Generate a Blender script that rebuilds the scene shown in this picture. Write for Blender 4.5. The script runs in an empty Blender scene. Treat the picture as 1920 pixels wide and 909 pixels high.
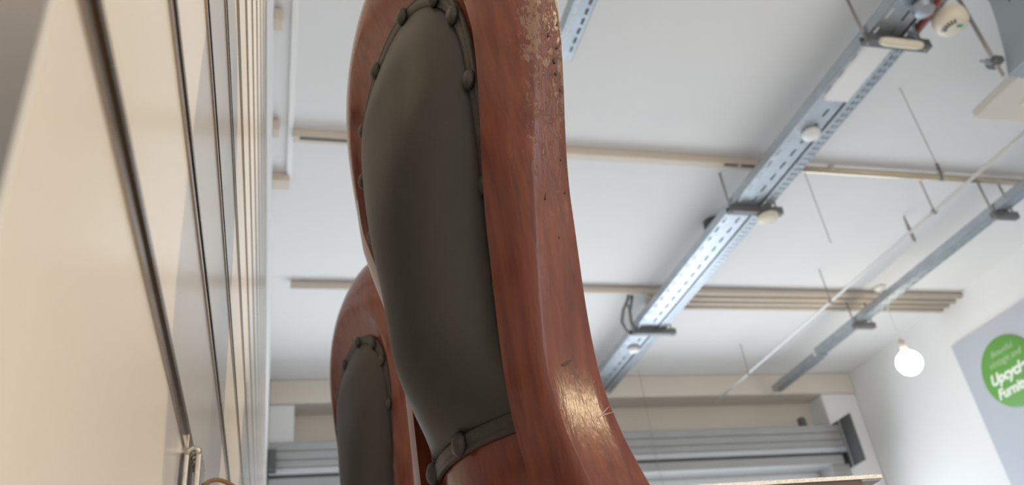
import bpy, bmesh, math, random
from mathutils import Vector, Matrix
random.seed(7)
S = bpy.context.scene
COL = S.collection

# ------------------------------------------------------------------ camera
YAW, PIT, ROLL, FPX = 0.3163448, 0.5518509, -0.1378112, 1561.756
def cam_axes():
    cy, sy, cp, sp, cr, sr = math.cos(YAW), math.sin(YAW), math.cos(PIT), math.sin(PIT), math.cos(ROLL), math.sin(ROLL)
    f = Vector((sy*cp, cy*cp, sp)); r = Vector((cy, -sy, 0)); u = r.cross(f)
    return cr*r + sr*u, -sr*r + cr*u, f
_r, _u, _f = cam_axes()
cd = bpy.data.cameras.new('camera'); cam = bpy.data.objects.new('camera', cd); COL.objects.link(cam)
cam.matrix_world = Matrix(((_r.x, _u.x, -_f.x, 0), (_r.y, _u.y, -_f.y, 0), (_r.z, _u.z, -_f.z, 0), (0, 0, 0, 1)))
cd.sensor_width = 36; cd.lens = 36*FPX/1920; cd.clip_start = 0.01
cd.dof.use_dof = True; cd.dof.focus_distance = 0.53; cd.dof.aperture_fstop = 12.0
S.camera = cam

# ------------------------------------------------------------------ light
S.view_settings.view_transform = 'Standard'; S.view_settings.look = 'None'
S.view_settings.gamma = 1; S.view_settings.use_curve_mapping = False
S.view_settings.exposure = 0.26
W = bpy.data.worlds.new('world'); S.world = W; W.use_nodes = True
W.node_tree.nodes['Background'].inputs[0].default_value = (0.75, 0.87, 1.0, 1)
W.node_tree.nodes['Background'].inputs[1].default_value = 1.0
def area(name, loc, rot, sx, sy, power, col):
    l = bpy.data.lights.new(name, 'AREA'); l.shape = 'RECTANGLE'; l.size = sx; l.size_y = sy; l.energy = power; l.color = col
    o = bpy.data.objects.new(name, l); COL.objects.link(o); o.location = loc; o.rotation_euler = rot
    return o
area('daylight_shopfront', (2.3, 6.45, 0.70), (math.radians(-90), 0, 0), 4.3, 2.05, 88, (0.86, 0.93, 1.0))
area('fill_back', (2.4, -3.95, 0.9), (math.radians(90), 0, 0), 4.2, 2.2, 50, (1.0, 0.90, 0.80))  # added warm fill from the south end, not a known window
BULB_L = 170.0

# ------------------------------------------------------------------ materials
def mat(name, col, rough=0.5, metal=0.0, var=0.0, vscale=20.0, bump=0.0, bscale=200.0, stretch=(1, 1, 1), coat=0.0, spec=0.5, emit=None, estr=0.0):
    m = bpy.data.materials.new(name); m.use_nodes = True
    nt = m.node_tree; b = nt.nodes['Principled BSDF']
    b.inputs['Base Color'].default_value = (*col, 1); b.inputs['Roughness'].default_value = rough
    b.inputs['Metallic'].default_value = metal; b.inputs['Coat Weight'].default_value = coat
    b.inputs['Specular IOR Level'].default_value = spec
    if emit:
        b.inputs['Emission Color'].default_value = (*emit, 1); b.inputs['Emission Strength'].default_value = estr
    tc = nt.nodes.new('ShaderNodeTexCoord'); mp = nt.nodes.new('ShaderNodeMapping'); mp.inputs['Scale'].default_value = stretch
    nt.links.new(tc.outputs['Object'], mp.inputs[0])
    if var > 0:
        n = nt.nodes.new('ShaderNodeTexNoise'); n.inputs['Scale'].default_value = vscale; n.inputs['Detail'].default_value = 5
        nt.links.new(mp.outputs[0], n.inputs[0])
        mx = nt.nodes.new('ShaderNodeMix'); mx.data_type = 'RGBA'
        mx.inputs[6].default_value = (*[c*(1-var) for c in col], 1); mx.inputs[7].default_value = (*[min(1, c*(1+var)) for c in col], 1)
        nt.links.new(n.outputs[0], mx.inputs[0]); nt.links.new(mx.outputs[2], b.inputs['Base Color'])
    if bump > 0:
        n2 = nt.nodes.new('ShaderNodeTexNoise'); n2.inputs['Scale'].default_value = bscale; n2.inputs['Detail'].default_value = 4
        nt.links.new(mp.outputs[0], n2.inputs[0])
        bp = nt.nodes.new('ShaderNodeBump'); bp.inputs['Strength'].default_value = bump; bp.inputs['Distance'].default_value = 0.002
        nt.links.new(n2.outputs[0], bp.inputs['Height']); nt.links.new(bp.outputs[0], b.inputs['Normal'])
    return m

M = {}
M['ceiling'] = mat('painted_ceiling', (0.80, 0.79, 0.78), 0.9, var=0.03, vscale=1.5)
M['wall'] = mat('white_plaster', (0.82, 0.82, 0.82), 0.85, var=0.02, vscale=3)
M['beam'] = mat('cream_plaster', (0.72, 0.66, 0.58), 0.85, var=0.05, vscale=3)
M['floor'] = mat('pale_floor', (0.60, 0.59, 0.57), 0.6, var=0.1, vscale=4)
M['slat'] = mat('cream_laminate', (0.77, 0.73, 0.69), 0.21, var=0.02, vscale=8, bump=0.05, bscale=400)
M['insert'] = mat('bronzed_aluminium', (0.40, 0.34, 0.28), 0.24, 1.0, bump=0.04, bscale=60, stretch=(30, 0.3, 30))
M['trim'] = mat('satin_aluminium', (0.62, 0.62, 0.63), 0.35, 1.0)
M['galv'] = mat('galvanised_steel', (0.46, 0.50, 0.54), 0.42, 1.0, var=0.22, vscale=14, bump=0.15, bscale=60)
M['strut'] = mat('dull_steel', (0.22, 0.22, 0.22), 0.5, 0.8)
M['rod'] = mat('threaded_steel', (0.36, 0.34, 0.31), 0.5, 0.7)
M['cream'] = mat('cream_plastic', (0.78, 0.72, 0.58), 0.45)
M['whitep'] = mat('white_plastic', (0.85, 0.84, 0.82), 0.4)
M['beige'] = mat('beige_painted_pipe', (0.66, 0.57, 0.47), 0.5, var=0.05, vscale=6)
M['brass'] = mat('brushed_brass_rail', (0.62, 0.54, 0.42), 0.25, 0.85)
M['darkslot'] = mat('dark_slot', (0.12, 0.11, 0.10), 0.7)
M['darkgrey'] = mat('dark_grey_plastic', (0.09, 0.09, 0.09), 0.6)
M['shutter'] = mat('grey_shutter_steel', (0.36, 0.36, 0.36), 0.5, 0.2, var=0.06, vscale=4)
M['shutterlight'] = mat('pale_shutter_steel', (0.52, 0.54, 0.57), 0.4, 0.3)
M['duct'] = mat('blue_grey_sheet_metal', (0.42, 0.47, 0.50), 0.5, 0.4, var=0.08, vscale=5)
M['panel'] = mat('pale_blue_grey_panel', (0.50, 0.53, 0.59), 0.5)
M['green'] = mat('green_disc', (0.13, 0.36, 0.07), 0.5)
M['lettering'] = mat('white_lettering', (0.85, 0.9, 0.83), 0.5)
M['lettering2'] = mat('pale_green_lettering', (0.45, 0.63, 0.38), 0.5)
M['red'] = mat('red_wire', (0.35, 0.06, 0.04), 0.5)
M['greenmark'] = mat('green_mark', (0.05, 0.35, 0.25), 0.5)
M['jute'] = mat('jute_string', (0.26, 0.14, 0.055), 0.9, bump=0.6, bscale=900)
M['zinc'] = mat('zinc_plate', (0.50, 0.46, 0.40), 0.4, 0.8, var=0.25, vscale=120, bump=0.3, bscale=300)
M['paleedge'] = mat('pale_worn_edge', (0.82, 0.78, 0.72), 0.35, 0.3, var=0.2, vscale=300, bump=0.8, bscale=500)
M['brownboard'] = mat('brown_board', (0.10, 0.055, 0.038), 0.5, var=0.2, vscale=40)
M['bluegrey'] = mat('blue_grey_foil', (0.42, 0.46, 0.55), 0.4)
M['leather'] = mat('black_leather', (0.030, 0.026, 0.023), 0.52, var=0.15, vscale=60, bump=0.10, bscale=700, spec=0.45)
M['band'] = mat('black_leather_band', (0.034, 0.029, 0.025), 0.5, var=0.25, vscale=150, bump=0.25, bscale=500, spec=0.45)
M['gouge'] = mat('dark_gouge', (0.055, 0.026, 0.017), 0.6)
M['scratch'] = mat('pale_scratch', (0.42, 0.28, 0.20), 0.5)
M['bulb'] = mat('glowing_bulb', (1, 0.9, 0.7), 0.4, emit=(1.0, 0.82, 0.58), estr=BULB_L)

M['bulb_dim'] = mat('glowing_bulb_soft', (1, 0.9, 0.7), 0.4, emit=(1.0, 0.86, 0.66), estr=14.0)

def wood_mat():
    m = mat('lacquered_brown_wood', (0.25, 0.085, 0.042), 0.22, coat=0.0, spec=0.45)
    nt = m.node_tree; b = nt.nodes['Principled BSDF']; L = nt.links
    N = lambda t: nt.nodes.new(t)
    tc = N('ShaderNodeTexCoord'); mp = N('ShaderNodeMapping'); mp.inputs['Scale'].default_value = (1, 1, 0.08)
    L.new(tc.outputs['Object'], mp.inputs[0])
    g = N('ShaderNodeTexNoise'); g.inputs['Scale'].default_value = 160; g.inputs['Detail'].default_value = 6; L.new(mp.outputs[0], g.inputs[0])
    cr = N('ShaderNodeValToRGB'); cr.color_ramp.elements[0].position = 0.3; cr.color_ramp.elements[1].position = 0.75
    cr.color_ramp.elements[0].color = (0.100, 0.022, 0.015, 1); cr.color_ramp.elements[1].color = (0.180, 0.049, 0.026, 1)
    L.new(g.outputs[0], cr.inputs[0])
    # wear: chips and dull scuffs, strongest along the upper outer edge (vertex group painted on as attribute)
    at = N('ShaderNodeAttribute'); at.attribute_name = 'wear'
    w1 = N('ShaderNodeTexNoise'); w1.inputs['Scale'].default_value = 190; w1.inputs['Detail'].default_value = 7; w1.inputs['Roughness'].default_value = 0.7
    mp2 = N('ShaderNodeMapping'); mp2.inputs['Scale'].default_value = (1, 1, 0.45); L.new(tc.outputs['Object'], mp2.inputs[0]); L.new(mp2.outputs[0], w1.inputs[0])
    mu = N('ShaderNodeMath'); mu.operation = 'MULTIPLY_ADD'; mu.inputs[1].default_value = 0.34; L.new(at.outputs['Fac'], mu.inputs[0]); L.new(w1.outputs[0], mu.inputs[2])
    st = N('ShaderNodeValToRGB'); st.color_ramp.elements[0].position = 0.74; st.color_ramp.elements[1].position = 0.82; L.new(mu.outputs[0], st.inputs[0])
    mx = N('ShaderNodeMix'); mx.data_type = 'RGBA'; mx.inputs[7].default_value = (0.21, 0.115, 0.075, 1)
    L.new(st.outputs[0], mx.inputs[0]); L.new(cr.outputs[0], mx.inputs[6]); L.new(mx.outputs[2], b.inputs['Base Color'])
    # fine scratches across the strip
    sc = N('ShaderNodeTexNoise'); sc.inputs['Scale'].default_value = 420; sc.inputs['Detail'].default_value = 3
    mp3 = N('ShaderNodeMapping'); mp3.inputs['Scale'].default_value = (1, 1, 0.25); L.new(tc.outputs['Object'], mp3.inputs[0]); L.new(mp3.outputs[0], sc.inputs[0])
    ad = N('ShaderNodeMath'); ad.operation = 'MULTIPLY'; L.new(sc.outputs[0], ad.inputs[0])
    a2 = N('ShaderNodeMath'); a2.operation = 'ADD'; a2.inputs[1].default_value = 0.30; L.new(at.outputs['Fac'], a2.inputs[0]); L.new(a2.outputs[0], ad.inputs[1])
    hs = N('ShaderNodeMath'); hs.operation = 'MULTIPLY_ADD'; hs.inputs[1].default_value = -1.6; L.new(st.outputs[0], hs.inputs[0]); L.new(ad.outputs[0], hs.inputs[2])
    bp = N('ShaderNodeBump'); bp.inputs['Strength'].default_value = 0.35; bp.inputs['Distance'].default_value = 0.0012
    L.new(hs.outputs[0], bp.inputs['Height']); L.new(bp.outputs[0], b.inputs['Normal'])
    return m
M['wood'] = wood_mat()

# ------------------------------------------------------------------ helpers
def tag(o, label=None, cat=None, group=None, kind=None):
    if label: o['label'] = label
    if cat: o['category'] = cat
    if group: o['group'] = group
    if kind: o['kind'] = kind
    return o
def empty(name, loc=(0, 0, 0)):
    o = bpy.data.objects.new(name, None); COL.objects.link(o); o.location = loc; o.empty_display_size = 0.05
    return o
class MB:
    def __init__(s): s.v = []; s.f = []
    def box(s, x0, x1, y0, y1, z0, z1):
        b = len(s.v)
        s.v += [(x, y, z) for z in (z0, z1) for y in (y0, y1) for x in (x0, x1)]
        s.f += [tuple(b+i for i in q) for q in ((0, 2, 3, 1), (4, 5, 7, 6), (0, 1, 5, 4), (2, 6, 7, 3), (0, 4, 6, 2), (1, 3, 7, 5))]
        return s
    def prism(s, pts, lo, hi, axis='y'):
        """polygon pts (a,b) extruded along an axis: y -> (a=x,b=z); x -> (a=y,b=z); z -> (a=x,b=y)"""
        b = len(s.v); n = len(pts)
        mk = {'y': lambda a, c, t: (a, t, c), 'x': lambda a, c, t: (t, a, c), 'z': lambda a, c, t: (a, c, t)}[axis]
        s.v += [mk(a, c, lo) for a, c in pts] + [mk(a, c, hi) for a, c in pts]
        s.f += [tuple(b+(i, (i+1) % n, n+(i+1) % n, n+i)[k] for k in range(4)) for i in range(n)]
        s.f += [tuple(b+i for i in reversed(range(n))), tuple(b+n+i for i in range(n))]
        return s
    def tube(s, pts, r, n=10, caps=True):
        pts = [Vector(p) for p in pts]; b = len(s.v); prev = None
        rr = r if isinstance(r, (list, tuple)) else [r]*len(pts)
        for i, p in enumerate(pts):
            t = (pts[min(i+1, len(pts)-1)] - pts[max(i-1, 0)]).normalized()
            a = prev if prev else (Vector((0, 0, 1)) if abs(t.z) < 0.9 else Vector((1, 0, 0)))
            x = (a - t*a.dot(t)).normalized(); prev = x; y = t.cross(x)
            for k in range(n):
                an = 2*math.pi*k/n; s.v.append(tuple(p + rr[i]*(math.cos(an)*x + math.sin(an)*y)))
        for i in range(len(pts)-1):
            for k in range(n):
                s.f.append((b+i*n+k, b+i*n+(k+1) % n, b+(i+1)*n+(k+1) % n, b+(i+1)*n+k))
        if caps:
            s.f.append(tuple(b+k for k in reversed(range(n)))); e = b+(len(pts)-1)*n; s.f.append(tuple(e+k for k in range(n)))
        return s
    def lathe(s, prof, c, n=24, axis=Vector((0, 0, 1))):
        """prof: list of (radius, height along axis)"""
        axis = Vector(axis).normalized(); a = Vector((1, 0, 0)) if abs(axis.x) < 0.9 else Vector((0, 1, 0))
        x = (a-axis*a.dot(axis)).normalized(); y = axis.cross(x); c = Vector(c); b = len(s.v)
        for r, h in prof:
            for k in range(n):
                an = 2*math.pi*k/n; s.v.append(tuple(c + axis*h + max(r, 1e-5)*(math.cos(an)*x+math.sin(an)*y)))
        for i in range(len(prof)-1):
            for k in range(n):
                s.f.append((b+i*n+k, b+i*n+(k+1) % n, b+(i+1)*n+(k+1) % n, b+(i+1)*n+k))
        s.f.append(tuple(b+k for k in reversed(range(n)))); e = b+(len(prof)-1)*n; s.f.append(tuple(e+k for k in range(n)))
        return s
    def mesh(s, name):
        m = bpy.data.meshes.new(name); m.from_pydata(s.v, [], s.f); m.validate()
        bm = bmesh.new(); bm.from_mesh(m); bmesh.ops.recalc_face_normals(bm, faces=bm.faces); bm.to_mesh(m); bm.free()
        return m
    def build(s, name, material, parent=None, smooth=False, bevel=0.0, angle=None):
        m = s.mesh(name); m.materials.append(M[material] if isinstance(material, str) else material)
        o = bpy.data.objects.new(name, m); COL.objects.link(o)
        if smooth:
            m.polygons.foreach_set('use_smooth', [True]*len(m.polygons))
            if angle: m.set_sharp_from_angle(angle=math.radians(angle))
        if bevel:
            b = o.modifiers.new('bevel', 'BEVEL'); b.width = bevel; b.segments = 2; b.limit_method = 'ANGLE'
        if parent:
            o.parent = parent; o.matrix_parent_inverse = Matrix.Translation(-Vector(parent.location)) if not parent.parent else Matrix()
            # children are authored in world space: undo the ancestors' offsets
            off = Vector((0, 0, 0)); p = parent
            while p: off += Vector(p.location); p = p.parent
            o.matrix_parent_inverse = Matrix(); 
            for v in m.vertices: v.co -= off
        return o
def spline(p, k=6):
    p = [Vector(q) for q in p]; out = []
    for i in range(len(p)-1):
        a, b, c, d = p[max(i-1, 0)], p[i], p[i+1], p[min(i+2, len(p)-1)]
        for j in range(k):
            t = j/k; out.append(0.5*((2*b)+(c-a)*t+(2*a-5*b+4*c-d)*t*t+(3*b-a-3*c+d)*t**3))
    return out + [p[-1]]
def struct(o): o['kind'] = 'structure'; return o

FL, H = -0.36, 2.60           # floor and ceiling relative to the camera
XW, XL = 4.97, -0.062         # right and left walls
YN, YS = 6.30, -4.2

# ------------------------------------------------------------------ room
struct(MB().box(XL-0.2, XW+0.2, YS-0.2, YN+1.5, FL-0.1, FL).build('floor', 'floor'))
struct(MB().box(XL-0.2, XW+0.2, YS-0.2, YN+0.2, H, H+0.1).build('ceiling', 'ceiling'))
struct(MB().box(XL-0.2, XL, YS-0.2, YN+0.2, FL, H).build('wall_left', 'wall'))
struct(MB().box(XW, XW+0.2, YS-0.2, YN+0.2, FL, H).build('wall_right', 'wall'))
# shopfront wall: recessed above the opening, with a beam under the ceiling and a pier by the right wall
struct(MB().box(XL, 4.62, YN-0.05, YN+0.15, 1.72, H).build('wall_north', 'beam'))
struct(MB().box(XL, XW, 6.0, YN-0.05, 2.41, H).build('trim_1', 'beam', bevel=0.01))
struct(MB().box(4.62, XW, 6.02, YN+0.15, FL, 2.41).build('trim_2', 'wall', bevel=0.01))
struct(MB().box(XL, 0.12, 6.02, YN+0.15, FL, 2.41).build('trim_3', 'wall', bevel=0.01))
struct(MB().box(0.12, 4.62, 6.16, 6.24, 1.50, 1.80).build('trim_light_screen', 'wall'))  # fascia added to hide the overbright shopfront area light behind it
sb = MB().box(XL, 0.3, YS-0.15, YS, FL, H).box(4.5, XW, YS-0.15, YS, FL, H).box(0.3, 4.5, YS-0.15, YS, 2.0, H).box(0.3, 4.5, YS-0.15, YS, FL, -0.2)
struct(sb.build('wall_south', 'wall'))

# ------------------------------------------------------------------ slatwall on the left
D, PITCH, Z1 = 0.042, 0.100, 0.1425
SY0, SY1 = 0.121, 4.6
sw = empty('slatwall', (XL, SY0, FL))
tag(sw, 'cream slatwall with dark metal grooves covering the lower left wall', 'slatwall')
GR = 0.012
edges = [Z1 + PITCH*k for k in range(0, 11)]
bounds = [FL+0.002] + edges + [1.185]
for i in range(len(bounds)-1):
    z0 = bounds[i] + (GR if i > 0 else 0); z1 = bounds[i+1]
    if z1 - z0 < 0.02: continue
    c = 0.0012
    MB().prism([(-0.060, z0), (-D-c, z0), (-D, z0+c), (-D, z1-c), (-D-c, z1), (-0.060, z1)], SY0, SY1).build('slat', 'slat', sw)
for z in edges:
    b = MB()
    b.box(-0.0605, -D-0.0012, SY0, SY1, z+0.0002, z+GR-0.0002)
    b.box(-D-0.0014, -D+0.0010, SY0, SY1, z-0.0012, z+0.0026)
    b.box(-D-0.0014, -D+0.0010, SY0, SY1, z+GR-0.0026, z+GR+0.0012)
    b.build('groove_insert', 'insert', sw)
tr = MB().box(-0.0605, -D-0.0004, SY0-0.030, SY0-0.0003, FL+0.002, 1.185).build('edge_trim', 'trim', sw, bevel=0.002)
MB().box(-0.0605, -D+0.002, SY0, SY1, 1.1855, 1.200).build('top_trim', 'whitep', sw, bevel=0.001)
tr['label'] = 'satin metal strip on the near end'

# bracket hooked into the lowest visible groove, with a jute string round it
br = empty('slatwall_hook', (-D+0.004, 0.40, 0.06))
tag(br, 'folded zinc slatwall hook at the lower left, below the widest groove', 'hook')
for xa, xb in ((-D+0.0018, -D+0.0040), (-D+0.0068, -D+0.0092)): MB().box(xa, xb, 0.392, 0.420, -0.02, 0.1345).build('leaf_plate', 'zinc', br, bevel=0.0006)
b = MB()
for y in (0.3933, 0.3998, 0.4063, 0.4128, 0.4187): b.tube([(-D+0.0030, y, 0.1342), (-D+0.0036, y, 0.1365), (-D+0.0055, y, 0.1373), (-D+0.0075, y, 0.1365), (-D+0.0080, y, 0.1342)], 0.0016, 8)
b.build('fold', 'zinc', br, smooth=True)
MB().box(-D-0.0025, -D+0.0030, 0.398, 0.414, 0.1365, 0.1460).build('groove_tongue', 'insert', br, bevel=0.0005)
st = MB().tube(spline([(-D+0.0105, 0.398, 0.1215), (-D+0.016, 0.402, 0.1250), (-D+0.024, 0.412, 0.1240), (-D+0.034, 0.425, 0.1180), (-D+0.044, 0.436, 0.108), (-D+0.050, 0.44, 0.085), (-D+0.048, 0.436, 0.05), (-D+0.03, 0.42, 0.03), (-D+0.0105, 0.405, 0.035)]), 0.0010, 8).build('jute_string', 'jute', None, smooth=True)
tag(st, 'brown jute string looped from the zinc hook', 'string')

# ------------------------------------------------------------------ chairs
KZ = [0.12, 0.28, 0.45]; K4 = [0.10, 0.18, 0.29, 0.46]
CP = dict(X0=0.0986, Y0=0.5241, phi=0.2659, c=(-0.0432, -0.0270, -0.0200, 0.0, 0.0274), a=(0.0665, 0.0728, 0.1052), zt=0.5438, zs=0.4342, zb=0.160,
          do=(0.0520, 0.0370, 0.0443, 0.0545), et=0.125, fC=0.17, hC=(0.0160, 0.0120, 0.0090, 0.0035), tA=(-0.0326, -0.0366, -0.0370, -0.0439),
          nB=(0.0101, 0.0013, -0.0079, -0.0260), tilt=-0.170, pw=0.765)
def hermite(kz, kv, e0=1.0):
    n = len(kz); sl = [(kv[i+1]-kv[i])/(kz[i+1]-kz[i]) for i in range(n-1)]
    d = [e0*sl[0]] + [0 if sl[i-1]*sl[i] <= 0 else 2*sl[i-1]*sl[i]/(sl[i-1]+sl[i]) for i in range(1, n-1)] + [0.3*sl[-1]]
    def fn(z):
        if z <= kz[0]: return kv[0] + d[0]*(z-kz[0])
        if z >= kz[-1]: return kv[-1]
        i = max(k for k in range(n-1) if kz[k] <= z); h = kz[i+1]-kz[i]; t = (z-kz[i])/h
        return ((2*t**3-3*t*t+1)*kv[i] + (t**3-2*t*t+t)*h*d[i] + (-2*t**3+3*t*t)*kv[i+1] + (t**3-t*t)*h*d[i+1])
    return fn
fa = hermite(KZ, CP['a'])
fhC, ftA, fnB = (hermite(K4, CP[k]) for k in ('hC', 'tA', 'nB')); fdo = hermite(K4, CP['do'], 1.9)
fc = hermite(K4 + [0.62], CP['c'])
NS, ND = 44, 60
ZLOW = 0.02
def outline(fr, n_off, lift=0.0):
    """ring round the back: near side bottom -> dome -> far side bottom, as (w, z, n)"""
    zs = CP['zs']; out = []; F = fr if callable(fr) else (lambda s: fr)
    a = lambda z, s=0.0: fa(z) + F(s)*fdo(z)
    for i in range(NS): z = ZLOW + (zs-ZLOW)*i/NS; out.append((-a(z), z))
    for i in range(ND+1):
        th = math.pi*i/ND; q = max(0, math.sin(th)); out.append((-a(zs, q)*math.cos(th), zs + (CP['zt']+F(q)*CP['et']-zs)*q**CP['pw']))
    for i in range(NS-1, -1, -1): z = ZLOW + (zs-ZLOW)*i/NS; out.append((a(z), z))
    def sag(w, z):                                                   # the far rim sits lower along the waist
        return 0.010*min(1, max(0, w/0.06))*min(1, max(0, (0.44-z)/0.10))*(1 if (F(0) > 0.12) else 0)
    return [(w, z, fc(z) + n_off(z) + lift - sag(w, z)) for w, z in out]
frd = hermite([0.10, 0.20, 0.30, 0.42], (0.010, 0.010, 0.009, 0.001))     # depth of the recess the pad sits in
ffb = hermite([0.12, 0.20, 0.30, 0.42], (0.018, 0.016, 0.010, 0.0))        # the recess floor swells towards the middle
def floor_n(w, z):
    return fc(z) - frd(z) + ffb(z)*max(0.0, 1-(w/fa(min(z, CP['zs'])))**2)
def mapc(w, n, z):
    """chair-local metres: x = outward from the back (towards the slatwall), y = across, z up"""
    return (-n, w, z + CP['tilt']*w)
def chair_back_mesh():
    R = []
    R.append(outline(0.00, lambda z: -frd(z), -0.001))
    fC = lambda s: CP['fC'] + 0.30*s*s                               # the rim's crest stands farther from the pad over the dome
    R.append(outline(lambda s: 0.55*fC(s)*(1-0.7*s), lambda z: -frd(z), -0.001))
    R.append(outline(lambda s: 0.80*fC(s)*(1-0.35*s), lambda z: 0.35*fhC(z)-0.65*frd(z)))
    R.append(outline(lambda s: 0.93*fC(s)*(1-0.10*s), lambda z: 0.85*fhC(z)-0.15*frd(z)))
    R.append(outline(fC, lambda z: fhC(z)))
    for k in range(1, 7):                                            # rounded shoulder from crest to the side strip
        t = k/7; s = math.sin(t*math.pi/2); c = 1-math.cos(t*math.pi/2)
        fr = lambda q, t=t, s=s: fC(q) + (0.985-fC(q))*(0.55*t+0.45*s)
        R.append(outline(fr, lambda z, c=c, t=t: fhC(z) + (fnB(z)+0.0015-fhC(z))*(0.45*t+0.55*c)))
    R.append(outline(0.992, lambda z: fnB(z)))
    R.append(outline(1.0, lambda z: fnB(z)-0.002))
    for k in range(1, 4): R.append(outline(1.0, lambda z, k=k: fnB(z) + (ftA(z)-fnB(z))*k/4))
    R.append(outline(1.0, lambda z: ftA(z)+0.0012))
    R.append(outline(0.985, lambda z: ftA(z)))
    R.append(outline(0.90, lambda z: ftA(z)-0.002))
    n = len(R[0]); v = []; f = []; wear = []
    def wv(i, p):
        if i < 8: return 0.0
        h = min(1, max(0, (p[1]-0.24)/0.20)); return (1.0 if 10 <= i <= len(R)-2 else 0.4)*(0.15+0.85*h)
    for i, ring in enumerate(R):
        for p in ring: v.append(mapc(p[0], p[2], p[1])); wear.append(wv(i, p))
    for i in range(len(R)-1):
        for j in range(n-1): f.append((i*n+j, i*n+j+1, (i+1)*n+j+1, (i+1)*n+j))
    # recess floor and back face: rows across between mirrored samples
    def fill(ring_i, bulge, flip):
        K = 8; half = n//2; rows = []
        for j in range(half):
            p, q = R[ring_i][j], R[ring_i][n-1-j]; row = [ring_i*n+j]
            for k in range(1, K):
                t = k/K; w = p[0]+(q[0]-p[0])*t
                v.append(mapc(w, (floor_n(w, p[1])-0.001) if not flip else p[2]+bulge*(1-(2*t-1)**2)*min(1, abs(p[0])/0.06), p[1])); wear.append(0); row.append(len(v)-1)
            row.append(ring_i*n+n-1-j); rows.append(row)
        for j in range(half-1):
            for k in range(K): f.append((rows[j][k], rows[j][k+1], rows[j+1][k+1], rows[j+1][k]))
        for k in range(K): f.append((rows[half-1][k], rows[half-1][k+1], ring_i*n+half))
        return rows[0]
    b0 = fill(0, 0.004, False); b1 = fill(len(R)-1, -0.004, True)
    loop = b1[:1] + [i*n for i in range(len(R)-2, 0, -1)] + b0 + [i*n+n-1 for i in range(1, len(R)-1)] + b1[:0:-1]
    f.append(tuple(loop))
    m = bpy.data.meshes.new('back_frame'); m.from_pydata(v, [], f); m.validate()
    bm = bmesh.new(); bm.from_mesh(m); bmesh.ops.recalc_face_normals(bm, faces=bm.faces); bm.to_mesh(m); bm.free()
    at = m.attributes.new('wear', 'FLOAT', 'POINT'); at.data.foreach_set('value', wear)
    m.polygons.foreach_set('use_smooth', [True]*len(m.polygons)); m.set_sharp_from_angle(angle=math.radians(50))
    m.materials.append(M['wood']); return m

def pad_outline(NP=220):
    """closed outline of the pad, smoothed corners, (w, z), anticlockwise from the near bottom"""
    zs, zt, zb = CP['zs'], CP['zt'], CP['zb']; pts = []
    zn, zf = zb, zb+0.026
    for i in range(60): z = zn + (zs-zn)*i/60; pts.append((-fa(z), z))
    for i in range(61): th = math.pi*i/60; pts.append((-fa(zs)*math.cos(th), zs+(zt-zs)*max(0, math.sin(th))**CP['pw']))
    for i in range(59, -1, -1): z = zf + (zs-zf)*i/60; pts.append((fa(z), z))
    for i in range(1, 40): t = i/40; pts.append((fa(zf)+(-fa(zn)-fa(zf))*t, zf+(zn-zf)*t))
    # resample evenly, then soften
    L = [0]
    for i in range(len(pts)): a, b = pts[i], pts[(i+1) % len(pts)]; L.append(L[-1]+math.hypot(b[0]-a[0], b[1]-a[1]))
    out = []; k = 0
    for i in range(NP):
        s = L[-1]*i/NP
        while L[k+1] < s: k += 1
        t = (s-L[k])/(L[k+1]-L[k]); a, b = pts[k], pts[(k+1) % len(pts)]; out.append((a[0]+(b[0]-a[0])*t, a[1]+(b[1]-a[1])*t))
    for _ in range(4): out = [tuple((out[i-1][c]+2*out[i][c]+out[(i+1) % NP][c])/4 for c in (0, 1)) for i in range(NP)]
    return out
def inset(pl, d):
    n = len(pl); o = []
    for i in range(n):
        a, b = pl[i-2], pl[(i+2) % n]; tx, tz = b[0]-a[0], b[1]-a[1]; l = math.hypot(tx, tz); o.append((pl[i][0]+tz/l*d, pl[i][1]-tx/l*d))
    return o
PO = pad_outline(); BW = 0.0125
def pad_bulge(z): 
    h = hermite([0.14, 0.22, 0.34, 0.46, 0.58], (0.0200, 0.0320, 0.0400, 0.0250, 0.0130)); return h(z)
def band_mesh():
    b = MB(); n = len(PO)
    secs = [(0.0, 0.0), (0.0003, 0.0022), (0.0012, 0.0032), (0.0030, 0.0034), (0.0036, 0.0028), (0.0046, 0.0036), (BW-0.0022, 0.0034), (BW-0.0006, 0.0026), (BW, -0.0005)]
    rings = []
    for d, h in secs:
        pl = inset(PO, d); rings.append([mapc(w, floor_n(w, z)+h, z) for w, z in pl])
    for r in rings: b.v += r
    for i in range(len(rings)-1):
        for j in range(n): b.f.append((i*n+j, i*n+(j+1) % n, (i+1)*n+(j+1) % n, (i+1)*n+j))
    m = b.mesh('border_band'); m.polygons.foreach_set('use_smooth', [True]*len(m.polygons)); m.materials.append(M['band']); return m
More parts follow.
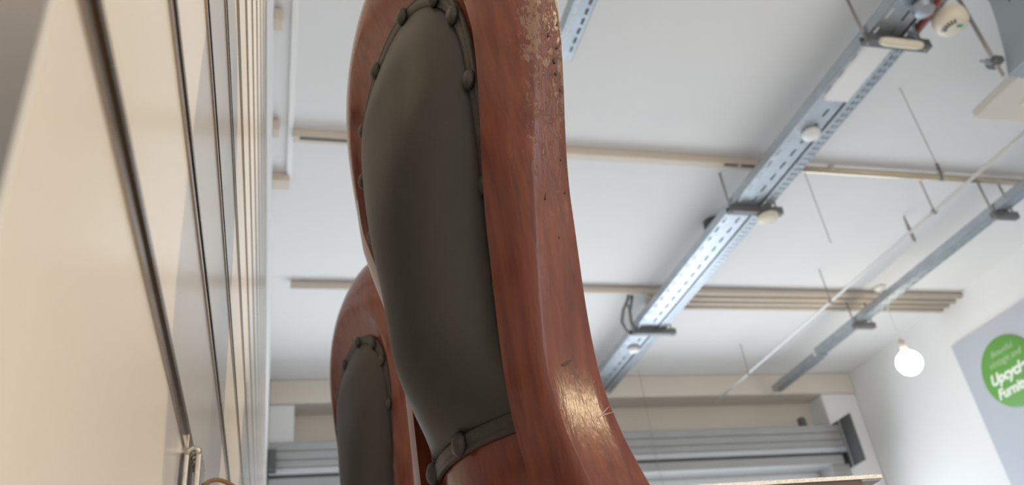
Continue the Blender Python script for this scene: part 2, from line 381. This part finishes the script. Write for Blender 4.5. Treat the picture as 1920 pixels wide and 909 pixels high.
def pad_mesh():
    b = MB(); n = len(PO); q = inset(PO, BW-0.0004); K = 34; cz = 0.345
    zs, zt = CP['zs'], CP['zt']-BW
    g = lambda t: 1-(1-min(max(t, 0), 1))**2
    def height(w, z):
        if z <= zs: half = fa(z)-BW
        else: half = (fa(zs)-BW)*max(1e-3, 1-min(1, (z-zs)/(zt-zs))**(2/CP['pw']))**0.5
        x = min(1, abs(w)/max(half, 1e-3)); zbot = CP['zb']+BW+0.026*(w+0.07)/0.14
        return floor_n(w, z) + 0.0036 + pad_bulge(z)*(1-x**2.6)**0.85*g((z-zbot)/0.075)*g((zt-z)/0.06)
    NR, NC = 90, 30; EX = 0.0006
    def chain(v, z0, sgn):
        if v <= 0.75: z = z0 + (zs-z0)*v/0.75; return sgn*(fa(z)-BW+EX), z
        th = (v-0.75)/0.25*math.pi/2*0.995; return sgn*(fa(zs)-BW+EX)*math.cos(th), zs+(zt+EX-zs)*math.sin(th)**CP['pw']
    for i in range(NR):
        v = 0.75*i/60 if i <= 60 else 0.75+0.25*(i-60)/(NR-1-60)
        l, r = chain(v, CP['zb']+BW-EX, -1), chain(v, CP['zb']+0.026+BW-EX, 1)
        for j in range(NC+1):
            t = 0.5-0.5*math.cos(math.pi*j/NC); w, z = l[0]+(r[0]-l[0])*t, l[1]+(r[1]-l[1])*t
            edge = i == 0 or i == NR-1 or j in (0, NC)
            b.v.append(mapc(w, floor_n(w, z)-0.0004 if edge else height(w, z), z))
    for i in range(NR-1):
        for j in range(NC): k = i*(NC+1)+j; b.f.append((k, k+1, k+NC+2, k+NC+1))
    m = b.mesh('back_pad'); bm = bmesh.new(); bm.from_mesh(m)
    bmesh.ops.triangulate(bm, faces=[f for f in bm.faces if len(f.verts) > 4]); bm.to_mesh(m); bm.free()
    m.polygons.foreach_set('use_smooth', [True]*len(m.polygons)); m.materials.append(M['leather']); return m
def stud_mesh():
    b = MB(); prof = [(0.0074, -0.0004), (0.0080, 0.0010), (0.0077, 0.0024), (0.0066, 0.0040), (0.0046, 0.0052), (0.0024, 0.0058), (0.0004, 0.0060)]
    b.lathe(prof, (0, 0, 0), 18, Vector((-1, 0, 0)))
    m = b.mesh('stud'); m.polygons.foreach_set('use_smooth', [True]*len(m.polygons)); m.materials.append(M['band']); return m

def make_chair(label):
    root = empty('chair'); tag(root, label, 'chair', 'studded chairs backed up to the slatwall')
    def part(name, me, parent=root, loc=None):
        o = bpy.data.objects.new(name, me); COL.objects.link(o); o.parent = parent
        if loc: o.location = loc
        return o
    frame = part('back_frame', chair_back_mesh()); frame['label'] = 'lacquered brown wooden back'
    pad = part('back_pad', pad_mesh()); pad['label'] = 'black leather pad'
    part('border_band', band_mesh(), pad)
    sm = stud_mesh(); ctr = inset(PO, BW*0.5); n = len(ctr)
    spots = [(-0.081, 0.505), (-0.096, 0.468), (-0.094, 0.408), (-0.076, 0.331), (-0.066, 0.256), (-0.063, 0.172), (-0.032, 0.535), (0.026, 0.536), (0.074, 0.510), (0.095, 0.473),
             (0.096, 0.417), (0.082, 0.345), (0.066, 0.250), (0.060, 0.186), (-0.004, 0.172)]
    for w, z in spots:
        k = min(range(n), key=lambda i: (ctr[i][0]-w)**2+(ctr[i][1]-z)**2); w, z = ctr[k]
        o = part('stud', sm, pad, mapc(w, floor_n(w, z)+0.0032, z)); o.scale = (1, 0.9, 1.06)
    # seat and legs
    L = -FL
    def wpart(name, b, mt, **kw):
        o = b.build(name, mt, None, **kw); o.parent = root; return o
    sh = [(0.045, -0.115), (0.30, -0.150), (0.40, -0.140), (0.425, -0.09), (0.425, 0.09), (0.40, 0.140), (0.30, 0.150), (0.045, 0.115)]
    wpart('seat', MB().prism(sh, 0.084, 0.1085, 'z'), 'wood', bevel=0.004)
    for w in (-0.11, 0.11):
        wpart('leg', MB().tube([(0.062, w, 0.084), (0.06, w*1.05, -0.1), (0.05, w*1.15, FL)], [0.019, 0.018, 0.012], 12), 'wood', smooth=True, angle=60)
        wpart('leg', MB().tube([(0.37, w, 0.084), (0.38, w*1.05, -0.1), (0.39, w*1.12, FL)], [0.019, 0.018, 0.012], 12), 'wood', smooth=True, angle=60)
    for wa in (-0.108, 0.090): wpart('seat_rail', MB().box(0.07, 0.37, wa, wa+0.018, 0.045, 0.0845), 'wood', bevel=0.002)
    return root
def copy_tree(o, parent=None):
    c = o.copy(); COL.objects.link(c); c.parent = parent
    for ch in o.children: copy_tree(ch, c)
    return c
chair = make_chair('nearest brown wooden chair with studded black leather back pad and scuffed side edge')
chair.location = (CP['X0'], CP['Y0'], 0); chair.rotation_euler = (0, 0, CP['phi'])
ch2 = copy_tree(chair)
ch2['label'] = 'farther brown wooden chair with studded black pad, partly hidden behind the nearest chair'
ch2.location = (CP['X0']+0.0195, CP['Y0']+0.6232, 0); ch2.rotation_euler = (0, 0, CP['phi']-0.0323)

def strip_point(z, t):
    w = -(fa(z)+fdo(z)); n = fc(z) + fnB(z) + (ftA(z)-fnB(z))*t; return Vector(mapc(w, n, z))
for z, t, ln, an, wd, gm in ((0.1785, 0.40, 0.0050, 62, 0.0010, 'gouge'), (0.1460, 0.78, 0.0080, 72, 0.0004, 'scratch'), (0.1490, 0.84, 0.0050, 50, 0.0003, 'scratch'), (0.318, 0.82, 0.0022, 30, 0.0007, 'gouge'),
                         (0.296, 0.88, 0.0026, 35, 0.0006, 'gouge'), (0.290, 0.30, 0.0045, 12, 0.0003, 'gouge'), (0.385, 0.66, 0.0040, 6, 0.0012, 'gouge'), (0.376, 0.72, 0.0026, 20, 0.0012, 'gouge'),
                         (0.402, 0.46, 0.0028, 10, 0.0006, 'gouge'), (0.395, 0.80, 0.0030, 25, 0.0007, 'gouge'), (0.412, 0.85, 0.0018, 5, 0.0006, 'gouge'), (0.262, 0.55, 0.0014, 10, 0.0005, 'gouge'), (0.365, 0.85, 0.0020, 5, 0.0006, 'gouge')):
    c = strip_point(z, t); b = MB(); a = math.radians(an); prof = []
    u = Vector((math.sin(a), 0, math.cos(a))); v_ = Vector((math.cos(a), 0, -math.sin(a)))
    N = 10; pts = [c + u*ln*math.cos(2*math.pi*k/N) + v_*wd*math.sin(2*math.pi*k/N)*(1-0.4*math.cos(2*math.pi*k/N)) for k in range(N)]
    b.v = [tuple(p + Vector((0, -0.0004, 0))) for p in pts] + [tuple(p + Vector((0, 0.0015, 0))) for p in pts]
    b.f = [tuple(range(N)), tuple(reversed(range(N, 2*N)))] + [(k, (k+1) % N, N+(k+1) % N, N+k) for k in range(N)]
    o = b.build(gm, gm, None); o.parent = [k for k in chair.children if k.name.startswith('back_frame')][0]

# thin board lying on the nearest chair's seat
bd = empty('thin_board', (0.25, 0.45, 0.110)); tag(bd, 'thin dark board with a pale worn edge lying on the nearest chair seat', 'board')
ZT = 0.1150
MB().prism([(0.185, 0.4165), (0.325, 0.4130), (0.332, 0.4600), (0.190, 0.4640)], 0.1090, ZT-0.0008, 'z').build('board_sheet', 'brownboard', bd)
MB().prism([(0.185, 0.4150), (0.3385, 0.4115), (0.3400, 0.4140), (0.185, 0.4175)], ZT-0.0022, ZT, 'z').build('pale_edge', 'paleedge', bd)
MB().prism([(0.3252, 0.4130), (0.3385, 0.4135), (0.3400, 0.4300), (0.3318, 0.4600)], 0.1120, ZT-0.0023, 'z').build('end_strip', 'bluegrey', bd)

# ------------------------------------------------------------------ cable trays and ceiling services
def perforated(name, parent, x0, x1, y0, y1, z, rows, pitch, slot, width, material='galv', depth=0.05):
    """tray floor with real slots: rows are x offsets of slot centres"""
    xs = sorted(set([x0, x1] + [x0+r-width/2 for r in rows] + [x0+r+width/2 for r in rows]))
    b = MB(); y = y0
    def quad(xa, xb, ya, yb):
        i = len(b.v); b.v.extend([(xa, ya, z), (xb, ya, z), (xb, yb, z), (xa, yb, z)]); b.f.append((i, i+1, i+2, i+3))
    for i in range(len(xs)-1):
        mid = (xs[i]+xs[i+1])/2
        if any(abs(mid-(x0+r)) < width/2 for r in rows):
            k = 0
            while y0 + k*pitch < y1:
                ya = y0+k*pitch; quad(xs[i], xs[i+1], ya, min(y1, ya+pitch-slot)); k += 1
        else: quad(xs[i], xs[i+1], y0, y1)
    b.box(x0, x0+0.0015, y0, y1, z, z+depth); b.box(x1-0.0015, x1, y0, y1, z, z+depth)
    b.box(x0, x0+0.012, y0, y1, z+depth-0.0015, z+depth); b.box(x1-0.012, x1, y0, y1, z+depth-0.0015, z+depth)
    return b.build(name, material, parent)
def rod_pair(parent, xs, y, zb):
    for x in xs: MB().tube([(x, y, zb), (x, y, H)], 0.006, 8).build('rod', 'rod', parent, smooth=True)

T1 = 0.915*H
t1 = empty('cable_tray', (2.43, 3.2, T1)); tag(t1, 'wide galvanised cable tray running from top right behind the nearest chair', 'cable tray', 'cable trays under the ceiling')
perforated('tray_floor', t1, 0.977*T1, 1.040*T1, 0.6, 5.85, T1, (0.022, 0.100), 0.10, 0.055, 0.012)
perforated('slotted_channel', t1, 1.045*T1, 1.074*T1, 0.6, 5.85, T1, (0.014, 0.034, 0.054), 0.042, 0.026, 0.010, depth=0.04)
for yy in (0.84, 1.364, 1.978):
    y = yy*T1
    MB().prism([(y-0.02, T1-0.042), (y+0.02, T1-0.042), (y+0.02, T1-0.001), (y+0.012, T1-0.001), (y+0.012, T1-0.03), (y-0.012, T1-0.03), (y-0.012, T1-0.001), (y-0.02, T1-0.001)], 0.965*T1, 1.102*T1, 'x').build('strut_bar', 'strut', t1)
    rod_pair(t1, (0.972*T1, 1.092*T1), y, T1-0.05)
# white batten cover fixed under the tray, with an end bar
cv = empty('tray_cover', (2.42, 2.15, T1-0.02)); tag(cv, 'white translucent cover strip under the wide cable tray near the top', 'cover')
MB().prism([(2.345, T1-0.002), (2.355, T1-0.018), (2.47, T1-0.018), (2.478, T1-0.002)], 2.03, 2.37, 'y').build('cover_plate', 'whitep', cv, bevel=0.003)
MB().tube([(2.350, 2.375, T1-0.010), (2.475, 2.375, T1-0.010)], 0.007, 8).build('end_lip', 'whitep', cv, smooth=True)
cb = MB().tube([(2.345, 1.965, T1-0.060), (2.37, 1.965, T1-0.062), (2.52, 1.965, T1-0.062), (2.545, 1.965, T1-0.060)], [0.014, 0.020, 0.020, 0.014], 12).build('cream_batten', 'cream', None, smooth=True, angle=50)
tag(cb, 'short cream batten across the wide tray beside the round detector', 'batten')
# detectors
def disc(name, c, r, h, label, cat, material='cream'):
    o = MB().lathe([(r*0.90, 0), (r, -0.15*h), (r, -0.55*h), (r*0.86, -0.85*h), (r*0.5, -h), (0.001, -h)], c, 28).build(name, material, None, smooth=True, angle=50)
    return tag(o, label, cat)
det = empty('smoke_detector', (2.60, 1.84, T1-0.02)); tag(det, 'round cream smoke detector with black vents and green mark at the top right', 'detector')
MB().lathe([(0.062, 0.03), (0.068, 0.01), (0.068, -0.022), (0.056, -0.042), (0.03, -0.050), (0.001, -0.050)], (2.60, 1.84, T1-0.035), 32).build('housing', 'cream', det, smooth=True, angle=50)
for k in range(6):
    a = math.radians(150+k*17); c = Vector((2.60+0.043*math.cos(a), 1.84+0.043*math.sin(a), T1-0.0835))
    d = Vector((math.cos(a), math.sin(a), 0)); t = Vector((-d.y, d.x, 0)); b = MB(); sl = 0.010; 
    b.v = [tuple(c+d*i*sl+t*j*0.0035+Vector((0, 0, (0.010 if i > 0 else 0.0) - 0.004 + kz))) for kz in (0, 0.010) for i, j in ((-1, -1), (1, -1), (1, 1), (-1, 1))]
    b.f = [(0, 1, 2, 3), (7, 6, 5, 4), (0, 4, 5, 1), (1, 5, 6, 2), (2, 6, 7, 3), (3, 7, 4, 0)]
    b.build('vent_slot', 'darkgrey', det)
MB().box(2.598, 2.622, 1.815, 1.829, T1-0.0875, T1-0.080).build('green_mark', 'greenmark', det)
disc('junction_disc', (2.535, 3.26, T1-0.0435), 0.060, 0.030, 'round cream junction disc hanging on the tray strut in mid ceiling', 'junction box')
disc('ceiling_dome', (2.425, 2.61, T1-0.001), 0.045, 0.035, 'small white dome fixed under the wide cable tray', 'sensor', 'whitep')
disc('ceiling_dome', (2.43, 5.0, T1-0.001), 0.045, 0.035, 'small white dome under the tray just above its far end', 'sensor', 'whitep')
o = MB().lathe([(0.062, 0.0), (0.066, -0.06), (0.060, -0.10), (0.045, -0.105), (0.001, -0.100)], (0.985*H*0.975, 1.462*H*0.975, H), 28).build('ceiling_speaker', 'darkgrey', None, smooth=True, angle=50)
tag(o, 'dark grey round speaker on the ceiling beside the wide tray', 'speaker')
# wiring mess above the strut at the tray's near end
o = MB().tube([(2.488, 1.70, T1-0.012), (2.500, 1.78, T1-0.016), (2.515, 1.86, T1-0.016), (2.520, 1.93, T1-0.012)], 0.010, 8).build('red_cable', 'red', None, smooth=True)
tag(o, 'short red cable under the wide tray beside the smoke detector', 'cable')
o = MB().lathe([(0.03, 0.0), (0.045, -0.02), (0.04, -0.05), (0.01, -0.06)], (2.44, 1.80, T1-0.004), 14).build('foil_plug', 'galv', None, smooth=True, angle=40)
tag(o, 'crumpled silver fitting under the tray left of the smoke detector', 'fitting')
# looping cables near the far strut
b = MB(); zz = T1
pts = [(2.290, 4.72, zz-0.03), (2.26, 4.70, zz-0.02), (2.22, 4.66, zz+0.03), (2.23, 4.62, zz+0.10), (2.27, 4.60, zz+0.17), (2.28, 4.60, H-0.02)]
o = MB().tube(pts, 0.011, 8).build('cable_loop', 'strut', None, smooth=True); tag(o, 'dark cable looping left from the far tray strut up to the ceiling', 'cable')
pts = [(2.300, 4.67, zz-0.03), (2.29, 4.66, zz+0.03), (2.285, 4.64, zz+0.10), (2.30, 4.60, zz+0.17), (2.305, 4.60, H-0.02)]
o = MB().tube(pts, 0.011, 8).build('cable_loop', 'strut', None, smooth=True); tag(o, 'inner dark cable loop hugging the edge of the wide tray', 'cable')

T2 = 0.918*H
t2 = empty('cable_tray', (4.06, 3.2, T2)); tag(t2, 'narrow blue-grey cable tray running towards the right wall side', 'cable tray', 'cable trays under the ceiling')
perforated('tray_floor', t2, 1.686*T2, 1.7215*T2, 2.2, 5.15, T2, (0.020, 0.064), 0.08, 0.04, 0.009)
perforated('tray_floor', t2, 1.692*T2, 1.727*T2, 5.20, 5.86, T2-0.012, (0.020, 0.064), 0.08, 0.04, 0.009)
MB().box(1.686*T2+0.01, 1.727*T2-0.01, 5.12, 5.22, T2-0.011, T2-0.002).build('joint_plate', 'galv', t2)
for yy in (1.335, 1.931):
    y = yy*T2
    MB().box(1.675*T2, 1.750*T2, y-0.02, y+0.02, T2-0.045, T2-0.001).build('strut_bar', 'strut', t2, bevel=0.004)
    rod_pair(t2, (1.680*T2, 1.744*T2), y, T2-0.05)
t3 = empty('cable_tray', (1.12, 1.6, T1)); tag(t3, 'short stretch of slotted cable tray at the top just right of the nearest chair', 'cable tray', 'cable trays under the ceiling')
perforated('tray_floor', t3, 0.430*T1, 0.468*T1, 0.5, 2.30, T1, (0.022, 0.068), 0.05, 0.032, 0.012)
rod_pair(t3, (0.436*T1, 0.462*T1), 1.2, T1)

# thin conduit
ZC = 2.35; XC = 1.515*ZC
cn = empty('conduit', (XC, 3.5, ZC)); tag(cn, 'thin white conduit running between the two cable trays', 'conduit')
MB().tube([(XC, 2.40, ZC), (XC, 5.99, ZC)], 0.009, 10).build('pipe', 'whitep', cn, smooth=True)
for y in (1.345*ZC, 1.80*ZC, 2.3*ZC):
    MB().tube([(XC, y, ZC), (XC, y, H)], 0.004, 6).build('hanger', 'rod', cn)
    MB().lathe([(0.014, -0.012), (0.018, -0.006), (0.018, 0.006), (0.014, 0.012)], (XC, y, ZC), 12, Vector((0, 1, 0))).build('clip', 'rod', cn)
o = MB().tube([(1.535*2.45, 1.455*2.45, 2.60), (1.535*2.45, 1.455*2.45, 2.50), (1.540*2.45, 1.46*2.45, 2.42)], [0.004, 0.012, 0.010], 8).build('ceiling_hook', 'rod', None, smooth=True)
tag(o, 'small dark hook hanging from the ceiling left of the conduit', 'hook')

# rail across the ceiling
ZR = 2.555; YR = 1.222*ZR
rl = empty('ceiling_rail', (2.4, YR, ZR)); tag(rl, 'long beige rail crossing the ceiling behind the nearest chair, brassy towards the right', 'rail')
MB().box(0.03, 1.075*ZR, YR-0.025, YR+0.025, ZR, H).build('beige_trunking', 'beige', rl, bevel=0.004)
for xa, xb in ((0.06, 0.31), (0.885*ZR, 0.905*ZR+0.03), (0.925*ZR, 0.975*ZR)):
    MB().box(xa, xb, YR-0.022, YR-0.004, ZR-0.0035, ZR+0.001).build('dark_slot', 'darkslot', rl)
MB().tube([(1.075*ZR, YR, ZR+0.012), (XW-0.001, YR, ZR+0.012)], 0.020, 14).build('brass_tube', 'brass', rl, smooth=True)
for x in (1.15*ZR, 1.44*ZR, 1.8*ZR): MB().box(x-0.012, x+0.012, YR-0.02, YR+0.02, ZR+0.01, H).build('saddle', 'beige', rl)

# pipes across the ceiling farther back
ZP = 2.572
for i, (yy, x0) in enumerate(((1.757, 0.05), (1.787, 2.42), (1.815, 2.44), (1.842, 2.47))):
    y = yy*ZP
    p = MB()
    if i == 0: pts = [(x0, y, ZP), (XW-0.001, y, ZP)]
    else: pts = [(x0-0.10-0.03*i, y-0.10, ZP+0.01), (x0-0.10, y-0.03, ZP), (x0, y, ZP), (XW-0.001, y, ZP)]
    if i: pts = [(x0, y, ZP), (XW-0.001, y, ZP)]
    o = p.tube(pts, 0.022, 10).build('ceiling_pipe', 'beige', None, smooth=True)
    tag(o, ['long beige pipe spanning the ceiling from the slatwall to the right wall', 'second beige pipe of the bundle, just past the long one', 'third beige pipe of the bundle crossing under the conduit', 'beige pipe of the bundle nearest the shopfront'][i], 'pipe', 'beige pipes across the ceiling')

# mini trunking along the left wall top
mt = empty('wall_trunking', (0.0, 1.8, H-0.02)); tag(mt, 'white mini trunking along the ceiling above the slatwall', 'trunking')
MB().box(0.006, 0.030, 0.5, 3.46, H-0.016, H).build('lid', 'whitep', mt, bevel=0.002)
MB().box(-0.062, 0.022, 3.44, 3.52, H-0.05, H).build('end_block', 'beige', mt, bevel=0.003)
for y, s in ((2.40, 0.035), (3.06, 0.03)):
    o = MB().box(-0.0618, -0.0618+s, y-0.03, y+0.03, H-0.07, H-0.005).build('wall_clip', 'beige', None, bevel=0.003)
    tag(o, 'small beige box high on the left wall, nearest the picture top' if y < 3 else 'small beige box high on the left wall beside the rail end', 'box')
# hanging wires with hooks
def wire(x, y, zb, label, hook=True):
    w = empty('hanging_wire', (x, y, zb)); tag(w, label, 'wire', 'thin wires hanging from the ceiling')
    MB().tube([(x, y, zb), (x, y, H)], 0.0022, 6).build('strand', 'rod', w)
    if hook:
        MB().tube([(x, y, zb+0.03), (x, y, zb)], 0.008, 6).build('crimp', 'strut', w)
        MB().tube([(x, y, zb), (x+0.004, y+0.006, zb-0.03), (x+0.01, y+0.02, zb-0.05), (x+0.012, y+0.03, zb-0.04)], 0.006, 8).build('hook', 'strut', w, smooth=True)
wire(1.13*H, 0.955*H, 0.805*H, 'thin hanging wire ending in a dark hook in front of the brass rail')
wire(1.06*H, 1.20*H, 0.80*H, 'thin hanging wire between the two trays without a visible hook', False)
wire(1.10*H, 2.30*H-0.1, 1.62, 'pale cord hanging in front of the grey shutter beside the nearest chair', False)

# duct, rod with clamp, ceiling unit at the top right
dc = empty('air_duct', (2.98, 1.5, 2.13)); tag(dc, 'blue-grey sheet metal duct in the top right corner', 'duct')
XD = 2.85
pts = [(0.6, H-0.001), (0.640*XD, H-0.001), (0.641*XD, XD/1.16), (0.648*XD, XD/1.21), (0.660*XD, XD/1.28), (0.673*XD, XD/1.338), (0.6, XD/1.338)]
MB().prism(pts, XD, XD+0.25, 'x').build('duct_body', 'duct', dc, bevel=0.004)
for yz in ((1.75, 2.40), (1.66, 2.25), (1.70, 2.53)): MB().lathe([(0.006, 0), (0.005, 0.003), (0.001, 0.004)], (XD, yz[0], yz[1]), 8, Vector((-1, 0, 0))).build('rivet', 'strut', dc)
rd = empty('hanger_rod', (2.81, 1.90, 2.1)); tag(rd, 'steel hanger rod with a dark clamp on the blue-grey duct', 'rod')
MB().tube([(1.096*H-0.02, 0.742*H-0.01, 0.822*H), (1.096*H-0.02, 0.742*H-0.01, H)], 0.009, 10).build('rod', 'rod', rd, smooth=True)
MB().box(1.096*H-0.045, XD+0.0, 0.742*H-0.04, 0.742*H+0.02, 2.195, 2.225).build('clamp', 'strut', rd, bevel=0.006)
MB().lathe([(0.014, 0), (0.014, 0.02), (0.006, 0.021), (0.006, 0.05)], (1.096*H-0.046, 0.742*H-0.01, 2.21), 6, Vector((-1, 0, 0))).build('bolt', 'galv', rd)
ac = empty('ceiling_raft', (3.8, 1.6, 2.3)); tag(ac, 'flat cream panel hung under the ceiling beside the duct at the right edge', 'panel')
ZA = 2.30
MB().box(1.362*ZA, 1.362*ZA+1.2, 1.0, 1.022*ZA, ZA, ZA+0.05).build('casing', 'beam', ac, bevel=0.01)
MB().box(1.362*ZA+0.15, 1.362*ZA+1.05, 1.1, 1.022*ZA-0.12, ZA-0.012, ZA+0.001).build('grille', 'cream', ac, bevel=0.004)
for x, y in ((1.362*ZA+0.25, 1.2), (1.362*ZA+0.25, 2.2), (1.362*ZA+1.0, 1.2), (1.362*ZA+1.0, 2.2)): MB().tube([(x, y, ZA+0.045), (x, y, H)], 0.006, 8).build('rod', 'rod', ac)

# ------------------------------------------------------------------ roller shutter on the shopfront
sh = empty('roller_shutter', (2.3, 6.0, 1.75)); tag(sh, 'grey roller shutter box above the shopfront', 'roller shutter')
Y0s = 5.90
zs_ = [2.087, 2.02, 1.955, 1.90, 1.850]
for i in range(4):
    MB().prism([(Y0s+0.004, zs_[i+1]+0.002), (Y0s, zs_[i+1]+0.012), (Y0s, zs_[i]-0.010), (Y0s+0.006, zs_[i]-0.001), (6.2, zs_[i]-0.001), (6.2, zs_[i+1]+0.002)], -0.05, 4.60, 'x').build('hood_panel', 'shutterlight' if i == 3 else 'shutter', sh)
MB().box(-0.05, 4.55, Y0s+0.02, 6.18, 1.826, 1.852).build('gap_strip', 'darkgrey', sh)
MB().box(-0.05, 4.55, Y0s+0.005, 6.15, 1.755, 1.8265).build('bottom_rail', 'shutter', sh, bevel=0.004)
MB().box(4.601, 4.612, 5.72, 6.015, 1.72, 2.12).build('end_plate', 'darkgrey', sh, bevel=0.002)
MB().box(4.600, 4.613, 5.875, 5.89, 1.72, 2.12).build('plate_flange', 'shutterlight', sh)
MB().box(4.43, 4.60, 5.93, 6.1, 1.45, 1.755).build('guide', 'shutter', sh)
MB().box(-0.055, 0.0, 5.80, 5.895, 1.86, 2.0).build('end_plate', 'darkgrey', sh)
MB().lathe([(0.03, 0), (0.035, 0.02), (0.035, 0.08), (0.02, 0.09)], (4.30, 5.96, 2.085), 12).build('motor', 'darkgrey', sh)

# ------------------------------------------------------------------ sign on the right wall
sg = empty('wall_sign', (XW, 4.37, 1.9)); tag(sg, 'round green sign with white lettering on a pale blue-grey panel', 'sign')
MB().box(XW-0.02, XW, 2.6, 4.78, FL+0.3, 2.28).build('backing_panel', 'panel', sg, bevel=0.004)
gd = MB().lathe([(0.25, 0), (0.25, 0.010), (0.247, 0.012), (0.001, 0.012)], (XW-0.02, 4.37, 1.896), 64, Vector((-1, 0, 0))).build('green_disc', 'green', sg, smooth=True, angle=40)
def lettering(txt, y, z, width, material, shear, off):
    cu = bpy.data.curves.new('lettering', 'FONT'); cu.body = txt; cu.align_x = 'CENTER'; cu.align_y = 'CENTER'; cu.size = 0.1; cu.shear = shear; cu.offset = off; cu.extrude = 0.001
    t = bpy.data.objects.new('tmp', cu); COL.objects.link(t); bpy.context.view_layer.update()
    me = bpy.data.meshes.new_from_object(t); bpy.data.objects.remove(t)
    xs = [v.co.x for v in me.vertices]; s = width/(max(xs)-min(xs))
    for v in me.vertices:
        x, yy, zz = v.co; v.co = (-0.0335-zz+0.0, -x*s, yy*s)        # facing -X, reading towards -Y
    me.materials.clear(); me.materials.append(M[material])
    o = bpy.data.objects.new('lettering', me); COL.objects.link(o); o.parent = gd
    o.location = Vector((XW, y, z)) - Vector(sg.location) ; o['label'] = 'lettering reading ' + txt
lettering('Beautiful', 4.365, 2.050, 0.21, 'lettering2', 0.25, 0.0)
lettering('vintage', 4.424, 1.985, 0.19, 'lettering2', 0.25, 0.0)
lettering('and', 4.263, 1.985, 0.10, 'lettering2', 0.25, 0.0)
lettering('Upcycled', 4.37, 1.885, 0.40, 'lettering', 0.3, 0.004)
lettering('Furniture', 4.37, 1.778, 0.37, 'lettering', 0.3, 0.004)

# ------------------------------------------------------------------ pendant bulbs
def pendant(x, y, z, label, r=0.055, bm='bulb'):
    p = empty('pendant_bulb', (x, y, z)); tag(p, label, 'light bulb', 'bare pendant bulbs')
    MB().lathe([(0.014, r+0.028), (0.018, r+0.004), (r*0.45, r*0.93), (r*0.75, r*0.68), (r*0.95, r*0.3), (r, 0), (r*0.95, -r*0.32), (r*0.72, -r*0.70), (r*0.38, -r*0.93), (0.001, -r)], (x, y, z), 24).build('glass_bulb', bm, p, smooth=True)
    MB().lathe([(0.02, r+0.02), (0.022, r+0.03), (0.022, r+0.08), (0.010, r+0.095)], (x, y, z), 16).build('socket', 'beige', p, smooth=True, angle=40)
    MB().tube([(x, y, z+r+0.09), (x, y, H-0.02)], 0.004, 6).build('cord', 'whitep', p)
    MB().lathe([(0.04, 0), (0.045, -0.012), (0.02, -0.03), (0.005, -0.032)], (x, y, H), 18).build('ceiling_rose', 'whitep', p, smooth=True, angle=40)
pendant(2.103*2.0, 2.228*2.0, 2.0, 'glowing bare bulb hanging in front of the right wall near the green sign', 0.085, 'bulb_dim')
def spotlight(loc, target, power, label, spread=80):
    loc = Vector(loc); d = (Vector(target)-loc).normalized(); p = empty('spotlight', loc); tag(p, label, 'spotlight')
    MB().lathe([(0.030, -0.12), (0.036, -0.11), (0.038, 0.0), (0.036, 0.0), (0.030, -0.03), (0.001, -0.035)], loc, 20, d).build('lamp_can', 'whitep', p, smooth=True, angle=40)
    MB().tube([loc-d*0.05, (loc.x, loc.y, loc.z+0.10), (loc.x, loc.y, H)], 0.008, 8).build('stem', 'whitep', p)
    l = bpy.data.lights.new('spot_beam', 'SPOT'); l.energy = power; l.color = (1.0, 0.79, 0.47); l.spot_size = math.radians(spread); l.spot_blend = 0.6; l.shadow_soft_size = 0.022
    o = bpy.data.objects.new('spot_beam', l); COL.objects.link(o); o.parent = p; o.location = d*0.012; o.rotation_euler = d.to_track_quat('-Z', 'Y').to_euler()
spotlight((1.65, 0.80, 2.25), (-0.04, 0.25, 0.30), 150, 'white ceiling spotlight aimed at the slatwall beside the chairs', 54)
spotlight((3.02, -1.53, 2.18), (0.17, 0.4, 0.25), 65, 'white spotlight behind the viewpoint aimed at the nearest chair', 22)
pendant(1.5, -2.2, 2.15, 'glowing bare bulb hanging at the back of the shop')
